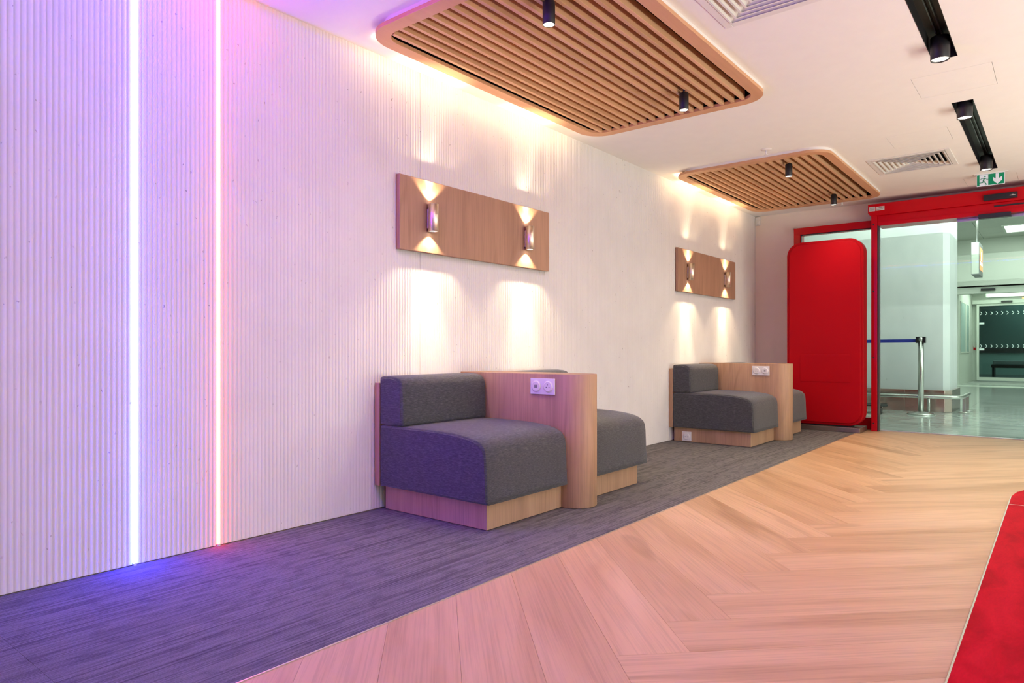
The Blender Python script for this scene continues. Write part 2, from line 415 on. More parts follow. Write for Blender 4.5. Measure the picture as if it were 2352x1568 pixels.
# ---- carpet strip of tiles along the wall
carpet = empty('carpet', (3.0, 2.6, 0), 'mottled grey carpet strip along the fluted wall under the bench units', 'carpet')
TX, TY = 0.5747 * 2, 0.2874
xi = -3.0 + 0.24; row = 0
nrow = 5
ys = [CARPET_Y + .004, 2.19, 2.48, 2.77, 3.06, WY - .002]
for r_ in range(nrow):
    off = -3.865
    x = off
    while x < WX - .001:
        x1 = min(x + TX, WX)
        # joint line across at x = 5.33
        mb = MB().box(max(x, -3.2) + .0004, x1 - .0004, ys[r_] + .0003, ys[r_ + 1] - .0003, -.012, 0.0015)
        build('carpet_tile', mb, M['carpet'], carpet)
        x = x1
trim = build('trim_1', MB().box(-3.2, 8.88, CARPET_Y - .0025, CARPET_Y + .0035, -.01, 0.0028), M['trim'], origin=(0, CARPET_Y, 0)); tag(trim, kind='structure')

# ---- red inlay at the right
inl = empty('floor_inlay', (4, -.5, 0), 'red vinyl floor inlay with a cut corner and pale edge on the oak planks', 'floor inlay')
out = [(-1.5, 0.268), (5.72, 0.268), (5.80, 0.262), (5.93, 0.245), (6.05, 0.205), (6.13, 0.15), (6.18, 0.08), (6.2, 0.0), (6.2, -.45), (-1.5, -.45)]
build('vinyl_sheet', MB().prism([(x, y) for x, y in out], 0.0002, 0.004), M['red_vinyl'], inl)
build('edge_strip', MB().box(-1.5, 5.72, 0.268, 0.2735, 0.0002, 0.0046), M['trim'], inl)
build('joint_line', MB().box(5.43, 5.437, -.45, 0.268, 0.004, 0.0043), M['trim'], inl)

# ---- left wall: backing plus fluted plaster panels
wl = build('wall_left', MB().box(X_BACK, WX + .2, WY + .02, WY + .16, -.12, H + .35), M['wall'], origin=(0, WY, 0)); tag(wl, kind='structure')
RP = 0.023; DEP = 0.0042; SEG = 8
def fluted(x0, nr):
    mb = MB(); z0, z1 = 0.006, H; yf = WY - DEP; vs = []
    n = nr * SEG + 1
    for i in range(n):
        t = (i % SEG) / SEG
        y = yf + DEP * (1 - abs(math.sin(PI * t)) ** 0.5)
        vs.append((x0 + RP * i / SEG, y))
    o = 0
    mb.v = [(x, y, z0) for x, y in vs] + [(x, y, z1) for x, y in vs] + [(x0, WY + .015, z0), (x0 + RP * nr, WY + .015, z0)]
    for i in range(n - 1): mb.f.append((i, i + 1, n + i + 1, n + i)); mb.sm.append(True)
    mb.f.append(tuple([2 * n + 1] + list(range(n - 1, -1, -1)) + [2 * n])[::-1]); mb.sm.append(False)
    return mb
x = 1.765 - 1.403 * 4
edges = [1.765 - 1.403 * 3, 1.765 - 1.403 * 2, 1.765 - 1.403 - .0, 1.765 - .4 + .0]
def panel(x0, x1):
    nr = int(round((x1 - x0) / RP)); return build('fluted_panel', fluted(x0, nr), M['plaster'], wl)
E_ = [-3.2]
x = -3.2
while x + 61 * RP < 1.36: x += 61 * RP; E_.append(x)
LX1, LX2 = 1.362, 1.765
for a, b in zip(E_[:-1], E_[1:]): panel(a + .0006, b - .0006)
def panel_fit(x0, x1):
    nr = round((x1 - x0) / RP); mb = fluted(x0, nr); k = (x1 - x0) / (RP * nr)
    mb.v = [(x0 + (v[0] - x0) * k, v[1], v[2]) for v in mb.v]; build('fluted_panel', mb, M['plaster'], wl)
panel_fit(E_[-1] + .0006, LX1 - .010); panel_fit(LX1 + .010, LX2 - .009)
x = LX2 + .009
xs = [x, 3.168, 4.571, 5.974, 7.377, 8.78, WX]
for a, b in zip(xs[:-1], xs[1:]): panel_fit(a + .0006, b - .0006)

# ---- neon strips set in the joints of the wall with assumed runs over the ceiling
def neon(X, mat, run, r, label):
    t = empty('neon_strip', (X, WY, 0), label, 'light strip', None)
    build('tube', MB().tube([(X, WY - .0045, .012), (X, WY - .0045, 1.4), (X, WY - .0045, H - .006)], r, 12), mat, t)
    build('channel', MB().box(X - r - .001, X + r + .001, WY + .001, WY + .012, .002, H), M['white_plastic'], t)
    build('end_cap', MB().box(X - r * .8, X + r * .8, WY - .014, WY, .0015, .012), M['white_plastic'], t)
    build('ceiling_run', MB().tube([(X, WY - .02, H - .012), (X, 1.0, H - .012), (X, Y_RIGHT + .05, H - .012)], r, 12), run, t)  # unseen run, assumed and added to tint the room lavender
neon(LX1, M['blue_neon'], M['blue_run'], 0.0080, 'blue neon line light standing in the fluted wall, left one')
neon(LX2, M['red_neon'], M['red_run'], 0.0080, 'red neon line light standing in the fluted wall, right one')

# ---- ceiling built from cells around its openings
holes = [(2.598, 4.919, 1.708, 3.067), (6.656, 8.977, 1.728, 3.087), (2.65, 5.11, .513, .649), (6.07, 8.53, .513, .649),
         (7.44, 8.08, .855, 1.45), (3.20, 3.785, .87, 1.455),
         (5.36, 5.825, .352, .811), (6.69, 7.13, .748, 1.203), (8.865, 9.27, .372, .837)]
gx = sorted({X_BACK, WX + .1, *[h[0] for h in holes], *[h[1] for h in holes]}); gy = sorted({Y_RIGHT, WY + .02, *[h[2] for h in holes], *[h[3] for h in holes]})
mb = MB()
# a slab of merged cells: top & bottom quads plus the rims of openings
for i in range(len(gx) - 1):
    for j in range(len(gy) - 1):
        cx, cy = (gx[i] + gx[i + 1]) / 2, (gy[j] + gy[j + 1]) / 2
        if any(h[0] < cx < h[1] and h[2] < cy < h[3] for h in holes): continue
        mb.add([(gx[i], gy[j], H), (gx[i], gy[j + 1], H), (gx[i + 1], gy[j + 1], H), (gx[i + 1], gy[j], H)], [(0, 1, 2, 3)])
for h in holes[2:]:
    x0, x1, y0, y1 = h
    for a, b in (((x0, y0), (x1, y0)), ((x1, y0), (x1, y1)), ((x1, y1), (x0, y1)), ((x0, y1), (x0, y0))):
        mb.add([(a[0], a[1], H), (b[0], b[1], H), (b[0], b[1], H + .03), (a[0], a[1], H + .03)], [(0, 1, 2, 3)])
ceil = build('ceiling', mb, M['ceiling'], origin=(3, 0, H)); tag(ceil, kind='structure')
void = build('ceiling_void', MB().box(X_BACK, WX + .1, Y_RIGHT, WY + .02, H + .30, H + .33), M['cavity'], ceil)
# black linings over the raft openings
for h in holes[:2]:
    mb = MB().box(h[0] - .01, h[1] + .01, h[2] - .01, h[3] + .01, H + .16, H + .165)
    for bx in ((h[0] - .010, h[0] + .001, h[2], h[3]), (h[1] - .001, h[1] + .010, h[2], h[3]), (h[0], h[1], h[2] - .010, h[2] + .001), (h[0], h[1], h[3] - .001, h[3] + .010)):
        mb.box(*bx, H + .0004, H + .16)
    build('plenum_lining', mb, M['cavity'], ceil)
for h in holes[6:]:
    build('access_panel', MB().box(h[0] + .0022, h[1] - .0022, h[2] + .0022, h[3] - .0022, H, H + .02), M['ceiling'], ceil)
    build('panel_backing', MB().box(h[0] - .01, h[1] + .01, h[2] - .01, h[3] + .01, H + .031, H + .034), M['wall'], ceil)

# ---- far wall with the opening of the sliding door
FO0, FO1, FT = -1.6, 2.81, 2.62
mb = MB().box(WX - .0, WX + .18, FO1, WY + .16, -.12, H + .33).box(WX, WX + .18, FO0, FO1, FT, H + .33).box(WX, WX + .18, Y_RIGHT - .1, FO0, -.12, H + .33)
wf = build('wall_far', mb, M['wall'], origin=(WX, 2, 0)); tag(wf, kind='structure')
wr = build('wall_right', MB().box(8.9, WX + .18, Y_RIGHT - .16, Y_RIGHT, -.12, H + .33), M['wall'], origin=(9, Y_RIGHT, 0)); tag(wr, kind='structure')
wb = build('wall_back', MB().box(X_BACK - .16, X_BACK, Y_RIGHT, WY + .16, -.12, H + .33), M['wall'], origin=(X_BACK, 0, 0)); tag(wb, kind='structure'); wb.data.materials[0] = M['bench_wood']  # unseen wall, given dark wood to lessen light on the benches

# =================================================================== CEILING RAFTS
def raft(dx, dy, label):
    X0, X1, Y0, Y1 = 2.515, 5.0, 1.632, 3.145
    ZB = 2.803
    t = empty('ceiling_raft', ((X0 + X1) / 2, (Y0 + Y1) / 2, H), label, 'ceiling raft', 'slatted oak ceiling rafts')
    outer = rrect(X0, X1, Y0, Y1, .20, 14); inner = rrect(2.605, 4.912, 1.715, 3.06, .115, 14)
    def ring(o_, i_, z0, z1):
        m_ = MB(); n = len(o_)
        vs = [(*p, z0) for p in o_] + [(*p, z0) for p in i_] + [(*p, z1) for p in o_] + [(*p, z1) for p in i_]; fs = []
        for a in range(n):
            b = (a + 1) % n
            fs += [(a, n + a, n + b, b), (2 * n + a, 2 * n + b, 3 * n + b, 3 * n + a), (a, b, 2 * n + b, 2 * n + a), (n + a, 3 * n + a, 3 * n + b, n + b)]
        return m_.add(vs, fs)
    build('frame_ring', ring(outer, inner, ZB, ZB + .024), M['ring_wood'], t, bevel=.0015, seg=1)
    # white carrier above the wood ring; on the wall side it steps back to make room for the cove light
    o2 = [(x_, min(y_, 3.03)) for x_, y_ in rrect(X0 + .004, X1 - .004, Y0 + .004, Y1 - .06, .19, 14)]
    o2 = rrect(X0 + .005, X1 - .005, Y0 + .005, Y1 - .075, .19, 14); i2 = rrect(2.602, 4.915, 1.712, 3.063, .115, 14)
    build('carrier_ring', ring(o2, i2, ZB + .024, H), M['white'], t)
    # inner lining closing the slat field
    i3 = rrect(2.600, 4.917, 1.710, 3.065, .118, 14)
    build('inner_lining', ring(i3, rrect(2.6055, 4.9115, 1.7155, 3.0595, .115, 14), ZB + .024, H + .0), M['cavity'], t)
    for k in range(-7, 9):
        yc = 2.3555 + .0795 * k
        # stop the slat on the rounded corners
        e = 0.0
        for yy in (yc - .012, yc + .012):
            for edge, sg in ((1.715, 1), (3.06, -1)):
                dd = (yy - edge) * sg
                if dd < .115: e = max(e, .115 - math.sqrt(max(0, .115 ** 2 - (.115 - dd) ** 2)))
        build('slat', MB().box(2.607 + e, 4.910 - e, yc - .012, yc + .012, ZB + .003, ZB + .073), M['slat_wood'], t, origin=(3.75, yc, ZB), bevel=.001, seg=1)
    build('light_strip', MB().box(X0 + .12, X1 - .12, Y1 - .014, Y1 - .004, ZB + .0245, ZB + .032), M['cove'], t, label='lit warm strip along the wall edge')
    build('spot_track', MB().box(2.62, 4.90, 2.052, 2.088, ZB + .055, ZB + .075), M['black'], t)
    return t
r1 = raft(0, 0, 'large nearer slatted oak ceiling raft with rounded corners and warm wall-side glow')
r2 = copy_tree(r1); r2.location = r1.location + Vector((4.058, .020, 0)) * S
r2['label'] = 'farther slatted oak ceiling raft before the red sliding door, warm wall-side glow'

def raft_spot(x, y, label, face):
    t = empty('spotlight', (x, y, 2.80), label, 'spotlight', 'black cylinder spotlights under the slatted rafts')
    r = .0325
    build('body', MB().lathe((x, y), [(0.006, 2.801), (r - .004, 2.801), (r, 2.796), (r, 2.684), (r - .003, 2.680), (r - .004, 2.686)], 28), M['black'], t)
    build('lamp_face', MB().cyl((x, y), r - .004, 2.683, 2.686, n=24), M['lamp_face'], t)
    build('stem', MB().cyl((x, y), .007, 2.80, 2.862, n=12).cyl((x, y), .016, 2.842, 2.856, n=12), M['black'], t)
    spot_light('spot_beam', (x, y, 2.678), P_SPOT, (1.0, .84, .64), 150, 1.0, parent=t, radius=.02)
raft_spot(2.875, 2.072, 'black cylinder spotlight cut by the top edge, left one under the nearer raft', 1)
raft_spot(4.497, 2.072, 'black cylinder spotlight near the far end of the nearer raft', 1)
raft_spot(6.86, 2.072, 'black cylinder spotlight, near one of two under the farther raft', 1)
raft_spot(8.535, 2.072, 'black cylinder spotlight at the far end of the farther raft', 1)


# =================================================================== RECESSED TRACKS
def track(x0, x1, label, spots, labels):
    y0, y1 = .513, .649; D = .085
    t = empty('lighting_track', ((x0 + x1) / 2, (y0 + y1) / 2, H), label, 'lighting track', 'black recessed lighting tracks')
    mb = MB().box(x0, x1, y0, y1, H + D, H + D + .006)
    for bx in ((x0, x0 + .003, y0, y1), (x1 - .003, x1, y0, y1), (x0, x1, y0, y0 + .003), (x0, x1, y1 - .003, y1)): mb.box(*bx, H - .001, H + D)
    build('trough', mb, M['black'], t)
    build('rail', MB().box(x0 + .02, x1 - .02, .565, .571, H + .055, H + D).box(x0 + .02, x1 - .02, .591, .597, H + .055, H + D), M['black_gloss'], t)
    for (sx, tilt), lb in zip(spots, labels):
        s_ = empty('track_spotlight', (sx, .581, H), lb, 'spotlight', 'black cylinder spotlights in the recessed tracks')
        r = .052; zb = 2.765
        build('body', MB().lathe((sx, .581), [(.01, 2.905), (r - .003, 2.905), (r, 2.90), (r, zb + .003), (r - .003, zb), (r - .006, zb + .004), (r - .008, zb + .012)], 32), M['black'], s_)
        build('lamp_face', MB().cyl((sx, .581), r - .008, zb + .008, zb + .012, n=28), M['lamp_face'], s_)
        build('bracket', MB().cyl((sx, .581), .012, 2.905, 2.925, n=12).box(sx - .05, sx + .01, .567, .595, 2.915, 2.932), M['black'], s_)
        spot_light('track_beam', (sx, .581, zb - .004), P_TRACK, (1.0, .84, .64), 95, .8, parent=s_, radius=.03)
track(2.65, 5.11, 'nearer black recessed ceiling track, cut by the top edge', [(4.885, 0)], ['black cylinder spotlight at the far end of the nearer recessed track'])
track(6.07, 8.53, 'farther black recessed ceiling track ending above the exit sign', [(6.235, 0), (8.165, 0)],
      ['black cylinder spotlight at the near end of the farther recessed track', 'black cylinder spotlight just above the green exit sign'])

# =================================================================== VENTS, DETECTORS
def vent(x0, y0, label):
    s_ = .70; x1, y1 = x0 + s_, y0 + s_; cx, cy = x0 + s_ / 2, y0 + s_ / 2
    t = empty('air_vent', (cx, cy, H), label, 'air vent', 'square white four-way ceiling diffusers')
    mb = MB(); f = .045; z = H - .006
    for bx in ((x0, x1, y0, y0 + f), (x0, x1, y1 - f, y1), (x0, x0 + f, y0 + f, y1 - f), (x1 - f, x1, y0 + f, y1 - f)): mb.box(*bx, z, H - .0002)
    build('frame', mb, M['white'], t, bevel=.003, seg=1)
    build('plenum', MB().box(x0 + f, x1 - f, y0 + f, y1 - f, H + .05, H + .055), M['cavity'], t)
    h0 = s_ / 2 - f; n = 7; st = h0 / n
    for i in range(n):
        a = h0 - i * st; b = a - st * 0.86          # outer half size, inner half size
        zo, zi = H + .026, H - .008                 # louvre slopes down and outwards
        A = a - st * .30; B = a                     # blade from inner-top to outer-bottom
        it, ob = max(.004, a - st * .95), a - .002
        vs = []
        for hh, zz in ((ob, zi), (it, zo), (it, zo + .002), (ob, zi + .002)):
            vs += [(cx - hh, cy - hh, zz), (cx + hh, cy - hh, zz), (cx + hh, cy + hh, zz), (cx - hh, cy + hh, zz)]
        fs = []
        for q in range(4):
            p = (q + 1) % 4
            for r_ in range(4):
                s2 = (r_ + 1) % 4; fs.append((r_ * 4 + q, r_ * 4 + p, s2 * 4 + p, s2 * 4 + q))
        lp = MB().add(vs, fs); lw = st * .24; q0, q1 = ob - lw, ob
        for bx in ((cx - q1, cx + q1, cy - q1, cy - q0), (cx - q1, cx + q1, cy + q0, cy + q1), (cx - q1, cx - q0, cy - q0, cy + q0), (cx + q0, cx + q1, cy - q0, cy + q0)): lp.box(*bx, zi - .001, zi + .001)
        build('louvre', lp, M['white'], t)
    return t
vent(3.14, .81, 'square white air diffuser at the top edge, beside the nearer raft')
vent(7.40, .805, 'square white air diffuser with dark slots between farther raft and track')

t = empty('smoke_detector', (6.397, 2.134, H), 'small white ceiling sprinkler disc between the two rafts', 'sprinkler', 'small white ceiling sprinklers')
build('disc', MB().lathe((6.397, 2.134), [(.002, H - .012), (.03, H - .011), (.045, H - .006), (.05, H - .0005)], 28), M['white_plastic'], t)
build('head', MB().cyl((6.397, 2.134), .007, H - .05, H - .011, n=12).cyl((6.397, 2.134), .018, H - .053, H - .049, n=14), M['white_plastic'], t)
t.name = 'sprinkler'
c = copy_tree(t); c.location = Vector((9.22, 2.14, H)) * S; c['label'] = 'small white ceiling sprinkler just beyond the farther raft, near the header'

t = empty('motion_detector', (WX, 3.30, 2.72), 'small white motion detector in the far upper wall corner', 'detector')
build('housing', MB().prism(rrect(3.272, 3.338, 2.722, 2.852 - .012, .01, 4), WX - .035, WX - .001, 'x'), M['white_plastic'], t, bevel=.004)
build('lens', MB().prism(rrect(3.278, 3.315, 2.735, 2.79, .012, 5), WX - .048, WX - .034, 'x'), M['white_plastic'], t, bevel=.004)

# =================================================================== WALL PANELS AND SCONCES
def wall_panel(x0, x1, label):
    t = empty('wood_wall_panel', ((x0 + x1) / 2, 3.335, 1.887), label, 'wall panel', 'oak panels on the fluted wall')
    build('board', MB().box(x0, x1, 3.303, 3.3345, 1.645, 2.128), M['panel_wood'], t, bevel=.003)
    build('fixing_batten', MB().box(x0 + .1, x1 - .1, 3.3345, 3.337, 1.75, 2.02), M['black'], t)
wall_panel(2.95, 4.588, 'wide oak veneer wall panel with two sconces, nearer one above the first bench')
wall_panel(7.02, 8.72, 'small-looking oak veneer wall panel with two sconces, farther one near the corner')
def sconce(x, label):
    yc = 3.262; z0, z1 = 1.783, 1.967; r = .034
    t = empty('wall_sconce', (x, yc, 1.875), label, 'wall lamp', 'champagne metal up-and-down sconces')
    mb = MB().lathe((x, yc), [(r - .003, z0 + .03), (r - .003, z0), (r, z0), (r, z1), (r - .003, z1), (r - .003, z1 - .03)], 36)
    build('tube', mb, M['gold'], t)
    build('bracket', MB().box(x - .022, x + .022, 3.288, 3.3028, 1.806, 1.935), M['gold'], t, bevel=.002)
    build('lamp_lens', MB().cyl((x, yc), r - .0035, z0 + .006, z0 + .009, n=24), M['lamp_face'], t)
    build('lamp_lens', MB().cyl((x, yc), r - .0035, z1 - .009, z1 - .006, n=24), M['lamp_face'], t)
    for zz, rot, dz in ((z1 - .001, (PI, 0, 0), 1), (z0 + .001, (0, 0, 0), -1)):
        spot_light('sconce_beam', (x, yc, zz), P_SCONCE * 1.5, (1.0, .76, .46), 104, .45, rot, .006, t)
        spot_light('sconce_core', (x, yc, zz), P_SCONCE * (7.0 if dz > 0 else 2.4), (1.0, .80, .52), 46, .9, (rot[0] - (.03 if dz > 0 else .0), 0, 0), .006, t)
sconce(3.212, 'champagne cylinder sconce, left one on the nearer oak panel')
sconce(4.272, 'champagne cylinder sconce, right one on the nearer oak panel')
sconce(7.275, 'champagne cylinder sconce, left one on the farther oak panel')
sconce(8.362, 'champagne cylinder sconce, right one on the farther oak panel by the corner')

# =================================================================== BENCH UNITS
def loft(prof, x0, x1, inset=.014, puff=0.0, bot=0.0):
    """profile (y,z) swept along x, ends rounded by shrinking the profile"""
    cy = sum(p[0] for p in prof) / len(prof); cz = sum(p[1] for p in prof) / len(prof)
    st = []
    for k in range(4): a = PI / 2 * k / 3; st.append((x0 + inset * (1 - math.sin(a)), inset * (1 - math.cos(a))))
    mid = [(x0 + inset + (x1 - x0 - 2 * inset) * q / 8, 0) for q in range(1, 8)]
    st = [(x0 + inset * (1 - math.cos(PI / 2 * k / 3)), inset * (1 - math.sin(PI / 2 * k / 3))) for k in range(4)]
    en = [(x1 - inset * (1 - math.cos(PI / 2 * k / 3)), inset * (1 - math.sin(PI / 2 * k / 3))) for k in range(3, -1, -1)]
    secs = st + mid + en
    n = len(prof); mb = MB()
    for x_, ins in secs:
        u = (x_ - x0) / (x1 - x0); pf = puff * (1 - (2 * u - 1) ** 4)
        for (y, z) in prof:
            d = Vector((y - cy, z - cz)); yy = y - (math.copysign(min(ins, abs(d.x)), d.x)); zz = z - (math.copysign(min(ins, abs(d.y)), d.y))
            if d.y > 0: zz += pf
            mb.v.append((x_, yy, zz))
    for a in range(len(secs) - 1):
        for i in range(n):
            j = (i + 1) % n; mb.f.append((a * n + i, a * n + j, (a + 1) * n + j, (a + 1) * n + i)); mb.sm.append(True)
    mb.f.append(tuple(range(n))); mb.f.append(tuple((len(secs) - 1) * n + i for i in range(n))[::-1]); mb.sm += [False, False]
    return mb
seat_prof = [(3.288, .157), (3.288, .22), (3.288, .36), (3.288, .50), (3.286, .524), (3.27, .530), (3.10, .532), (2.95, .533), (2.80, .532), (2.70, .529), (2.62, .523), (2.55, .514), (2.50, .503),
             (2.46, .486), (2.436, .465), (2.424, .44), (2.419, .40), (2.416, .33), (2.413, .25), (2.409, .19), (2.407, .157), (2.60, .157), (2.95, .157)]
back_prof = [(3.290, .536), (3.290, .70), (3.290, .815), (3.286, .829), (3.27, .834), (3.21, .835), (3.16, .832), (3.125, .823), (3.102, .805), (3.091, .78), (3.087, .72), (3.083, .60), (3.083, .55), (3.088, .536), (3.18, .534)]
def outlet(parent, fx, y0, y1, z0, z1, inserts):
    """plate on a face looking to -x; inserts: list of (kind, y)"""
    po = parent
    pl = build('power_outlet', MB().box(fx - .009, fx - .0005, y0, y1, z0, z1), M['white_plastic'], po, bevel=.002)
    zc = (z0 + z1) / 2
    for kind, y in inserts:
        mb = MB()
        n = 32
        mb.lathe((0, 0), [(.029, 0), (.034, .002), (.036, .006), (.036, .009)], n)
        mb.v = [(fx - .009 - .009 + v[2] - .000, y + v[0], zc + v[1]) for v in mb.v]
        mb.cyl((y, zc), .0295, fx - .0165, fx - .010, 'x', n)
        build('socket_insert', mb, M['white_plastic'], pl)
        h = MB()
        if kind == 'usb': h.box(fx - .0172, fx - .016, y + .003, y + .0085, zc - .010, zc + .010).box(fx - .0172, fx - .016, y - .0085, y - .004, zc - .010, zc + .010)
        else:
            for dy, dz, r in ((.011, -.004, .0034), (-.011, -.004, .0034), (0, .012, .0026)): h.cyl((y + dy, zc + dz), r, fx - .0172, fx - .016, 'x', 10)
        build('contact_hole', h, M['black'], pl)
def bench(label):
    c = (3.685, 2.9, 0)
    t = empty('bench_unit', c, label, 'bench', 'two-seat bench units with oak divider')
    # divider with a half-round nose
    pts = [(3.547, 3.33), (3.547, 2.445)] + [(3.685 - .138 * math.cos(a), 2.445 - .138 * math.sin(a)) for a in [PI * i / 20 for i in range(1, 20)]] + [(3.823, 2.445), (3.823, 3.33)]
    build('divider', MB().prism(pts, .004, .842, smooth=True), M['bench_wood'], t, bevel=.0025)
    for x0, x1 in ((2.832, 3.5468), (3.8232, 4.538)):
        build('plinth', MB().box(x0, x1, 2.461, 3.300, .005, .1565), M['bench_wood'], t, bevel=.0015)
        build('foot_strip', MB().box(x0 + .01, x1 - .001, 2.471, 3.29, .0016, .005), M['black'], t)
    for a, b in ((2.774, 3.5455), (3.8245, 4.596)):
        build('seat_cushion', loft(seat_prof, a, b, .012, .004), M['fabric'], t)
        build('back_cushion', loft(back_prof, a, b, .016, .002), M['fabric'], t)
        build('back_board', MB().box(a + .0, b, 3.291, 3.334, .156, .792), M['bench_wood'], t, bevel=.002)
    return t
b1 = bench('nearer two-seat grey bench unit with oak divider, washed purple by the neon')
b2 = copy_tree(b1); b2.location = b1.location + Vector((4.095, 0.005, 0)) * S
b2['label'] = 'farther two-seat grey bench unit with oak divider, beside the red board'
outlet(b1, 3.547, 2.505, 2.698, .710, .813, [('usb', 2.65), ('fr', 2.555)])
b2['_o'] = [3.685 + 4.095, 2.905, 0]
outlet(b2, 7.642, 2.512, 2.702, .711, .815, [('fr', 2.655), ('usb', 2.56)])
outlet(b2, 6.927, 3.105, 3.212, .012, .113, [('fr', 3.158)])

# =================================================================== RED DISPLAY BOARD ON ITS BASE
t = empty('display_board', (9.05, 2.28, 0), 'tall red rounded board on a low metal base, before the red door frame', 'board')
pts = rrect(1.845, 2.735, .072, 2.345, .17, 12)
build('board_shell', MB().prism(pts, 8.975, 9.155, 'x'), M['red_matte'], t, bevel=.012, seg=3)
pts = rrect(1.875, 2.705, .102, 2.315, .145, 12)
build('front_face', MB().prism(pts, 8.962, 8.976, 'x'), M['red_matte'], t, bevel=.008, seg=2)
mb = MB(); hy0, hy1, hz0, hz1 = 1.99, 2.566, .600, .937
build('service_flap', MB().box(8.9575, 8.9632, hy0, hy1, hz0, hz1), M['red_matte'], t, bevel=.0012, seg=1)
build('base_plate', MB().box(8.905, 9.30, 1.872, 2.80, .003, .060), M['bronze'], t, bevel=.003)
build('bolt', MB().cyl((8.945, 1.93), .009, .06, .068, n=12), M['black'], t)
build('stand_neck', MB().box(9.0, 9.13, 1.98, 2.6, .060, .075), M['black'], t)

# =================================================================== RED SLIDING DOOR
d1 = empty('door_1', (9.3, .6, 0), 'red framed automatic glass sliding door in the far wall', None, None, 'structure')
# post
build('frame_post', MB().box(9.27, 9.38, 1.757, 1.823, 0, 2.63), M['red'], d1, bevel=.003)
for z in (2.522, 1.708, .899, .0955): build('screw', MB().cyl((1.797, z), .009, 9.2675, 9.2705, 'x', 14), M['black'], d1)
build('post_seal', MB().box(9.275, 9.37, 1.747, 1.757, 0, 2.51), M['black'], d1)
# header: box with a cut lower corner at its end
hp = [(1.855, 2.77), (1.855, 2.665), (1.838, 2.640), (1.822, 2.628), (-1.6, 2.628), (-1.6, 2.77)]
build('header', MB().prism(hp, 9.25, 9.56, 'x'), M['red'], d1, bevel=.004)
build('header_cap', MB().box(9.30, 9.56, 1.8555, 1.861, 2.665, 2.768), M['black'], d1)
build('lintel', MB().box(9.285, 9.56, -1.6, 1.756, 2.505, 2.6275), M['red'], d1, bevel=.003)
build('lintel_rib', MB().box(9.279, 9.286, -1.6, 1.756, 2.548, 2.556), M['red'], d1)
build('lintel_slot', MB().box(9.276, 9.286, -1.6, .591, 2.583, 2.598), M['black'], d1)
build('sensor', MB().box(9.222, 9.2505, .378, .684, 2.652, 2.718), M['black_gloss'], d1, bevel=.003)
build('sensor_mark', MB().box(9.2208, 9.2222, .398, .448, 2.681, 2.687).box(9.2208, 9.2222, .414, .430, 2.689, 2.692), M['paper'], d1)
build('sensor', MB().box(9.255, 9.335, .437, .734, 2.462, 2.512), M['black_gloss'], d1, bevel=.003)
build('sticker', MB().box(9.2485, 9.2503, 1.776, 1.841, 2.683, 2.737), M['paper'], d1)
build('sticker', MB().box(9.2485, 9.2503, 1.674, 1.770, 2.685, 2.733), M['paper'], d1)
mb = MB()
for k in range(5): mb.box(9.248, 9.2486, 1.782, 1.834, 2.692 + .008 * k, 2.6945 + .008 * k)
for yy, ww, z in ((1.74, .05, 2.716), (1.735, .035, 2.722), (1.70, .03, 2.706), (1.762, .07, 2.698)): mb.box(9.248, 9.2486, yy - ww, yy, z, z + .0035)
mb.box(9.248, 9.2486, 1.678, 1.686, 2.716, 2.724).box(9.248, 9.2486, 1.757, 1.763, 2.712, 2.719)
build('sticker_print', mb, M['ink'], d1)
# glass leaves
build('glass_leaf', MB().box(9.352, 9.362, .28, 1.738, .018, 2.515), M['glass'], d1)
build('leaf_edge', MB().box(9.350, 9.364, 1.738, 1.746, .012, 2.51), M['trim'], d1)
build('glass_leaf', MB().box(9.392, 9.402, -1.55, .32, .018, 2.515), M['glass'], d1)
build('leaf_head', MB().box(9.385, 9.41, -1.55, .95, 2.470, 2.506), M['alu'], d1)
build('floor_guide', MB().box(9.375, 9.415, -1.6, 1.757, -.004, .010), M['alu'], d1, label='pale metal sill strip')
build('frame_post', MB().box(9.27, 9.40, -1.6, -1.54, 0, 2.51), M['red'], d1)

# fixed side light behind the board
w1 = empty('window_1', (9.45, 2.3, 0), 'red framed fixed glass pane behind the red board', None, None, 'structure')
for n_, bx in (('frame_bar', (9.40, 9.575, 1.824, 2.775, 2.510, 2.600)), ('frame_bar', (9.40, 9.575, 2.692, 2.775, 0, 2.510)), ('frame_bar', (9.40, 9.575, 1.824, 2.692, 0.0, .14))):
    build(n_, MB().box(*bx), M['red'], w1, bevel=.003)
build('glazing_seal', MB().box(9.42, 9.44, 1.824, 2.692, 2.502, 2.510).box(9.42, 9.44, 2.684, 2.692, .14, 2.502).box(9.42, 9.44, 1.824, 2.684, .14, .146), M['black'], w1)
build('pane', MB().box(9.428, 9.436, 1.824, 2.684, .146, 2.502), M['glass'], w1)
build('reveal', MB().box(9.50, WX + .18, 2.775, 2.812, 0, 2.62).box(9.50, WX + .18, 1.80, 2.812, 2.600, 2.62), M['wall'], w1)

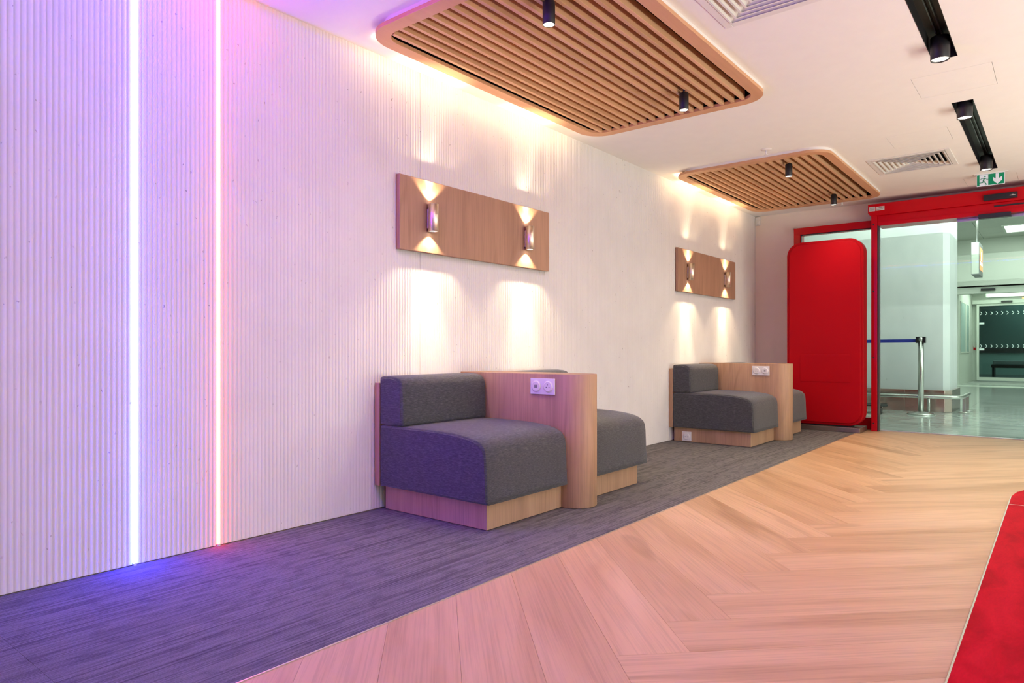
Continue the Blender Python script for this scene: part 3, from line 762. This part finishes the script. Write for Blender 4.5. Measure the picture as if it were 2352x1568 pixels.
# =================================================================== EXIT SIGN
SX = 8.72
t = empty('exit_sign', (SX, .585, H), 'green and white exit sign with running figure and down arrow, above the door', 'sign')
yL, yR, zT, zB = .706, .464, 2.843, 2.720
build('plate', MB().box(SX, SX + .010, yR, yL, zB, zT), M['sign_white'], t)
def sp(x, y):
    """picture coordinates on the sign face -> (y, z)"""
    top = 440 - (x - 865) * .147; hh = 368 - (x - 865) * .004
    u = (x - 865) / 885; v = (y - top) / hh
    return (yL + (yR - yL) * u, zT + (zB - zT) * v)
def rect(x0, x1, v0, v1):
    a, b = yL + (yR - yL) * x0, yL + (yR - yL) * x1
    return (a, b, zT + (zB - zT) * v0, zT + (zB - zT) * v1)
mb = MB()
for x0, x1, v0, v1 in ((.012, .10, .03, .96), (.415, .985, .03, .96), (.10, .415, .03, .045)):
    a, b, z0, z1 = rect(x0, x1, v0, v1); mb.box(SX - .0012, SX, a, b, z0, z1)
build('green_field', mb, M['green'], t)
mb = MB()
def stroke(p, wd):
    for a, b in zip(p[:-1], p[1:]):
        A, B = Vector(sp(*a)), Vector(sp(*b)); d = (B - A).normalized(); n_ = Vector((-d.y, d.x)) * wd
        mb.prism([tuple(A + n_ - d * wd * .5), tuple(A - n_ - d * wd * .5), tuple(B - n_ + d * wd * .5), tuple(B + n_ + d * wd * .5)], SX - .0026, SX - .0002, 'x')
stroke([(1105, 530), (1082, 615)], .0055); stroke([(1120, 535), (1060, 540), (1020, 548), (985, 585)], .0022)
stroke([(1120, 530), (1150, 540), (1185, 560), (1232, 555)], .0022); stroke([(1078, 610), (1058, 672), (945, 690)], .0030)
stroke([(1085, 612), (1130, 665), (1178, 715)], .0034); stroke([(1175, 728), (1135, 745)], .0018)
hc = sp(1130, 475); mb.cyl(hc, .0072, SX - .0026, SX - .0002, 'x', 16)
build('running_figure', mb, M['green'], t)
ar = [(1465, 368), (1465, 530), (1380, 485), (1380, 590), (1520, 690), (1665, 560), (1665, 445), (1570, 515), (1570, 358)]
mb = MB(); Pp = [sp(*p) for p in ar]
mb.prism([Pp[0], Pp[1], Pp[7], Pp[8]], SX - .0028, SX - .0002, 'x')
mb.prism([Pp[1], Pp[2], Pp[3], Pp[4]], SX - .0028, SX - .0002, 'x'); mb.prism([Pp[1], Pp[4], Pp[5], Pp[6], Pp[7]], SX - .0028, SX - .0002, 'x')
build('arrow', mb, M['sign_white'], t)
build('mounting_bar', MB().box(SX - .012, SX + .022, yR - .03, yL + .02, zT, H - .0003), M['white_plastic'], t)

# =================================================================== HALL BEYOND THE DOOR
HF = 4.02
fh = build('floor_hall', MB().box(9.42, 30, -3.6, 6, -.12, -.006), M['grout'], origin=(12, 0, 0)); tag(fh, kind='structure')
TW = .92; proto = None
for i in range(16):
    for j in range(7):
        x0 = 9.422 + i * TW; y0 = -2.45 + j * TW
        if proto is None:
            proto = build('floor_tile', MB().box(x0 + .0015, x0 + TW - .0015, y0 + .0015, y0 + TW - .0015, -.006, 0), M['tile'], fh, origin=(x0, y0, 0)); base = (x0, y0)
        else:
            c = proto.copy(); COL.objects.link(c); c.location = proto.location + Vector((x0 - base[0], y0 - base[1], 0)) * S
ch = build('ceiling_hall', MB().box(9.76, 30, -3.6, 6, HF, HF + .1), M['grout'], origin=(15, 0, HF)); tag(ch, kind='structure')
proto = None
for i in range(12):
    for j in range(5):
        x0 = 9.8 + i * 1.07; y0 = -2.6 + j * 1.42
        if i == 10 and j == 2: lamp_cell = (x0, y0)
        if proto is None:
            proto = build('ceiling_tile', MB().box(x0 + .004, x0 + 1.066, y0 + .004, y0 + 1.416, HF - .02, HF), M['hall_ceiling'], ch, origin=(x0, y0, HF)); base = (x0, y0)
        else:
            c = proto.copy(); COL.objects.link(c); c.location = proto.location + Vector((x0 - base[0], y0 - base[1], 0)) * S
t = empty('ceiling_lamp', (21.0, .55, HF), 'bright square ceiling lamp seen through the door glass', 'ceiling lamp')
build('diffuser', MB().box(20.35, 21.5, .0, 1.10, HF - .035, HF - .03), M['hall_lamp'], t)
build('frame', MB().box(20.3, 21.55, 1.10, 1.15, HF - .045, HF - .02).box(20.3, 20.35, -.05, 1.1, HF - .045, HF - .02).box(21.5, 21.55, -.05, 1.1, HF - .045, HF - .02), M['hall_white'], t)
wh = build('wall_hall_left', MB().box(9.76, 30, 6, 6.1, -.12, HF + .1), M['hall_white'], origin=(15, 6, 0)); tag(wh, kind='structure')
wh = build('wall_hall_right', MB().box(9.76, 30, -3.7, -3.6, -.12, HF + .1), M['hall_white'], origin=(15, -3.6, 0)); tag(wh, kind='structure')
wh = build('wall_hall_front', MB().box(9.76, 9.78, -3.6, -1.62, -.12, HF).box(9.76, 9.78, -1.62, 2.82, 2.65, HF).box(9.76, 9.78, 2.82, 6, -.12, HF), M['hall_white'], origin=(9.77, 0, 0)); tag(wh, kind='structure')
# far hall wall with the white portal
mb = MB().box(22.5, 22.8, 2.24, 6, -.12, HF).box(22.5, 22.8, -3.6, 2.24, 2.71, HF)
wh = build('wall_hall_far', mb, M['hall_white'], origin=(22.5, 1, 0)); tag(wh, kind='structure')
d2 = empty('door_2', (22.4, .8, 0), 'white portal of the far hall with a dark sensor', None, None, 'structure')
build('portal_header', MB().box(22.30, 22.5, -3.0, 2.30, 2.505, 2.685), M['hall_white'], d2, bevel=.006)
build('shadow_gap', MB().box(22.28, 22.5, -3.0, 2.30, 2.69, 2.712), M['cavity'], d2)
build('bulkhead', MB().box(22.20, 22.5, -3.0, 2.9, 2.715, 3.565), M['hall_white'], d2)
build('sensor', MB().box(22.24, 22.30, 1.39, 1.71, 2.575, 2.635), M['black'], d2)
build('threshold', MB().box(22.1, 22.5, -3.0, 2.30, 0, .012), M['hall_white'], d2)
# vestibule
wh = build('wall_vestibule', MB().box(22.8, 26.2, 2.24, 2.34, -.12, 2.9).box(26.2, 26.3, 2.10, 2.34, -.12, 2.9).box(26.2, 26.3, -3, 2.10, 2.56, 2.9), M['hall_white'], origin=(24, 2.2, 0)); tag(wh, kind='structure')
wc = build('ceiling_vestibule', MB().box(22.8, 26.3, -3, 2.3, 2.82, 2.86), M['hall_white'], origin=(24, 1, 2.8)); tag(wc, kind='structure')
t = empty('window_2', (24.4, 2.24, 1.6), 'tall window in the side wall of the vestibule', None, None, 'structure')
build('pane', MB().box(23.0, 25.2, 2.228, 2.232, .93, 2.33), M['teal_light'], t)
build('window_frame', MB().box(22.95, 25.25, 2.222, 2.24, .89, .93).box(22.95, 25.25, 2.222, 2.24, 2.33, 2.37).box(24.1, 24.3, 2.222, 2.24, .93, 2.33).box(25.05, 25.25, 2.222, 2.24, .93, 2.33), M['hall_white'], t)
build('window_bar', MB().box(24.75, 24.85, 2.218, 2.232, .93, 2.33), M['black'], t)
d3 = empty('door_3', (26.2, .8, 0), 'far glass door with rows of frosted chevrons', None, None, 'structure')
build('door_header', MB().box(25.95, 26.2, -3, 2.22, 2.425, 2.545), M['hall_white'], d3, bevel=.005)
build('sensor', MB().box(25.88, 25.95, 1.19, 1.47, 2.45, 2.50), M['black'], d3)
for bx in ((26.0, 26.1, 2.045, 2.11, .02, 2.425), (26.0, 26.1, -3, 2.045, .02, .125), (26.0, 26.1, -3, 2.045, 2.36, 2.425)): build('door_frame', MB().box(*bx), M['hall_white'], d3)
build('glass_leaf', MB().box(26.04, 26.06, -3, 2.045, .125, 2.36), M['dark_glass'], d3)
def chev(y, z, s_, X):
    return [[(y, z + s_), (y - s_ * .35, z + s_), (y - s_ * 1.15, z), (y - s_ * .8, z)], [(y - s_ * .8, z), (y - s_ * 1.15, z), (y - s_ * .35, z - s_), (y, z - s_)]]
mb = MB()
for z, n_ in ((2.13, 9), (1.10, 9)):
    for k in range(n_):
        for q in chev(2.02 - .135 * k, z, .05, 0): mb.prism(q, 26.025, 26.03, 'x')
build('chevron_row', mb, M['chevron'], d3)
mb = MB()
for z in (1.81, 1.00): mb.box(26.02, 26.03, 1.91, 2.04, z - .03, z + .03)
build('frosted_label', mb, M['chevron'], d3)
t = empty('call_point', (26.0, 2.20, 1.05), 'small red call point on the vestibule wall beside the far door', 'call point')
build('housing', MB().box(26.15, 26.198, 2.145, 2.205, .98, 1.10), M['red'], t); build('label_plate', MB().box(26.145, 26.15, 2.15, 2.20, 1.06, 1.10), M['hall_white'], t)
t = empty('beam_fixture', (24.3, 1, 2.6), 'long white boxed fixture under the vestibule ceiling', 'light fixture')
build('casing', MB().box(24.1, 24.5, -2, 1.72, 2.50, 2.66), M['hall_white'], t, bevel=.01)
build('end_plate', MB().box(24.12, 24.48, 1.72, 1.735, 2.515, 2.645), M['hall_white'], t)
t = empty('orange_strip', (24.0, .9, 2.4), 'small orange lit strip at the right edge under the white fixture', 'sign')
build('lit_strip', MB().box(24.0, 24.05, .2, .88, 2.42, 2.47), M['orange_lit'], t)  # small emissive orange box of unidentified origin
# room behind the far door
wh = build('wall_back_office', MB().box(29.5, 29.6, -3, 4, 1.05, 3.2), M['teal'], origin=(29.5, 0, 0)); tag(wh, kind='structure')
build('dado', MB().box(29.45, 29.6, -3, 4, -.1, .88), M['teal_light'], wh)
build('rail_band', MB().box(29.40, 29.6, -3, 4, .88, 1.05), M['black'], wh)
build('skirting_band', MB().box(29.40, 29.6, -3, 4, 0, .12), M['grey_plastic'], wh)
t = empty('padded_bench', (28.2, .8, 0), 'long dark padded bench behind the far glass door', 'bench')
build('seat_pad', MB().box(27.9, 28.7, -1.5, 1.86, .38, .50), M['black_gloss'], t, bevel=.03)
build('back_pad', MB().box(28.6, 28.75, -1.5, 1.86, .40, .62), M['grey_plastic'], t, bevel=.03)
build('leg_frame', MB().box(28.0, 28.6, 1.78, 1.84, 0.0, .40).box(28.0, 28.6, -1.4, -1.34, 0.0, .40), M['black'], t)

# concrete pillar with metal skirting and bumper rail
PX = 12.66; PR = 1.41
t = empty('wall_pillar', (13.2, 3.4, 0), None, None, None, 'structure')
build('pillar_shaft', MB().prism([(PX + .03, PR + .06), (PX + .11, PR - .02), (13.80, PR - .02), (13.80, 5.9), (PX + .03, 5.9)], .34, HF - .021), M['concrete'], t)
for ya, yb in ((PR - .055 + .09, 2.0), (2.002, 3.2), (3.202, 5.9)): build('skirting_plate', MB().box(PX, PX + .1, ya, yb, .002, .350), M['copper'], t, bevel=.003)
build('skirting_plate', MB().prism([(PX, PR + .034), (PX + .09, PR - .055), (13.86, PR - .055), (13.86, PR + .034)], .002, .350), M['copper'], t, bevel=.003)
rl = empty('bumper_rail', (12.4, 1.6, 0), 'low tubular steel bumper rail around the concrete pillar', 'rail')
RX = 12.36; RY = 1.20; z = .262
build('rail_tube', MB().tube([(RX, 5.5, z), (RX, 1.34, z), (RX + .02, 1.27, z), (RX + .08, 1.22, z), (RX + .16, RY, z), (13.55, RY, z)], .028, 12), M['steel'], rl)
for px, py in ((12.80, RY), (13.30, RY)):
    build('rail_post', MB().box(px - .035, px + .035, py - .02, py + .02, .012, z - .02), M['steel'], rl)
    build('foot_plate', MB().cyl((px, py), .075, .001, .013, n=20), M['steel'], rl)
for py in (1.62, 2.32, 3.1):
    build('rail_post', MB().cyl((RX + .0, py), .020, .012, z - .01, n=12), M['steel'], rl); build('foot_plate', MB().cyl((RX, py), .065, .001, .013, n=20), M['steel'], rl)
# belt stanchion
px, py = 12.10, 1.69
st = empty('queue_stanchion', (px, py, 0), 'brushed steel queue post with round base and blue belt, before the pillar', 'stanchion')
build('base', MB().lathe((px, py), [(.002, .001), (.188, .001), (.190, .008), (.17, .022), (.06, .045), (.044, .052), (.002, .052)], 40), M['steel'], st)
build('post', MB().cyl((px, py), .040, .05, 1.125, n=28), M['steel'], st)
build('head', MB().cyl((px, py), .0405, 1.125, 1.19, n=28), M['alu'], st)
build('belt_cassette', MB().box(px - .043, px + .043, py + .030, py + .066, 1.095, 1.192).box(px - .043, px + .043, py - .066, py - .032, 1.095, 1.192).box(px - .041, px + .041, py - .06, py + .06, 1.186, 1.194), M['black_gloss'], st, bevel=.004)
build('belt', MB().add([(px - .003, py + .065, 1.105), (px - .003, py + .065, 1.160), (px + .2, 3.9, 1.092), (px + .2, 3.9, 1.147), (px, py + .065, 1.105), (px, py + .065, 1.160), (px + .203, 3.9, 1.092), (px + .203, 3.9, 1.147)],
      [(0, 1, 3, 2), (4, 6, 7, 5), (0, 4, 5, 1), (2, 3, 7, 6), (1, 5, 7, 3), (0, 2, 6, 4)]), M['belt'], st)
mb = MB()
for yy in (1.86, 2.09, 2.33):
    xx = px - .0035 + .2 * (yy - py) / 2.2
    zz = 1.132 - .013 * (yy - py) / 2.2
    for k in range(3): mb.box(xx - .002, xx, yy - .02 + k * .014, yy - .012 + k * .014, zz - .010, zz + .004 + .004 * (k % 2))
build('belt_print', mb, M['chevron'], st)
# hanging lit sign
t = empty('hanging_sign', (16.0, 1.3, 3.1), 'vertical lightbox sign hanging from the hall ceiling, orange side', 'sign')
build('casing', MB().box(16.0, 16.75, 1.255, 1.385, 2.455, 3.085), M['grey_plastic'], t, bevel=.004)
build('casing_front', MB().box(15.995, 16.0, 1.262, 1.38, 2.47, 3.08), M['hall_white'], t)
build('lit_face', MB().prism([(16.08, 2.56), (16.68, 2.56), (16.68, 3.0), (16.08, 3.0)], 1.250, 1.2549, 'y'), M['orange_lit'], t)
build('lit_symbol', MB().prism([(16.14, 2.66), (16.6, 2.66), (16.6, 2.715), (16.14, 2.715)], 1.2485, 1.2501, 'y').prism([(16.3, 2.75), (16.5, 2.75), (16.42, 2.92), (16.38, 2.92)], 1.2485, 1.2501, 'y'), M['white_lit'], t)
for xx in (16.25, 16.5): build('rod', MB().cyl((xx, 1.32), .012, 3.085, HF - .02, n=10), M['alu'], t)
build('ceiling_plate', MB().box(16.15, 16.6, 1.26, 1.38, HF - .03, HF - .02), M['alu'], t)
# luggage dolly partly hidden behind the door post
t = empty('dolly', (12.0, 2.3, 0), 'low black dolly with castor wheels behind the red door post', 'trolley')
build('deck', MB().prism([(11.75, 2.62), (11.75, 2.17), (11.85, 2.10), (12.2, 2.17), (12.2, 2.62)], .118, .140), M['black'], t, bevel=.004)
for xx, yy in ((11.85, 2.20), (12.12, 2.52), (11.85, 2.56)):
    build('castor_wheel', MB().cyl((xx, .056), .055, yy - .02, yy + .02, 'y', 20), M['black_gloss'], t)
    build('castor_fork', MB().box(xx - .02, xx + .02, yy - .03, yy + .03, .09, .118), M['steel'], t)
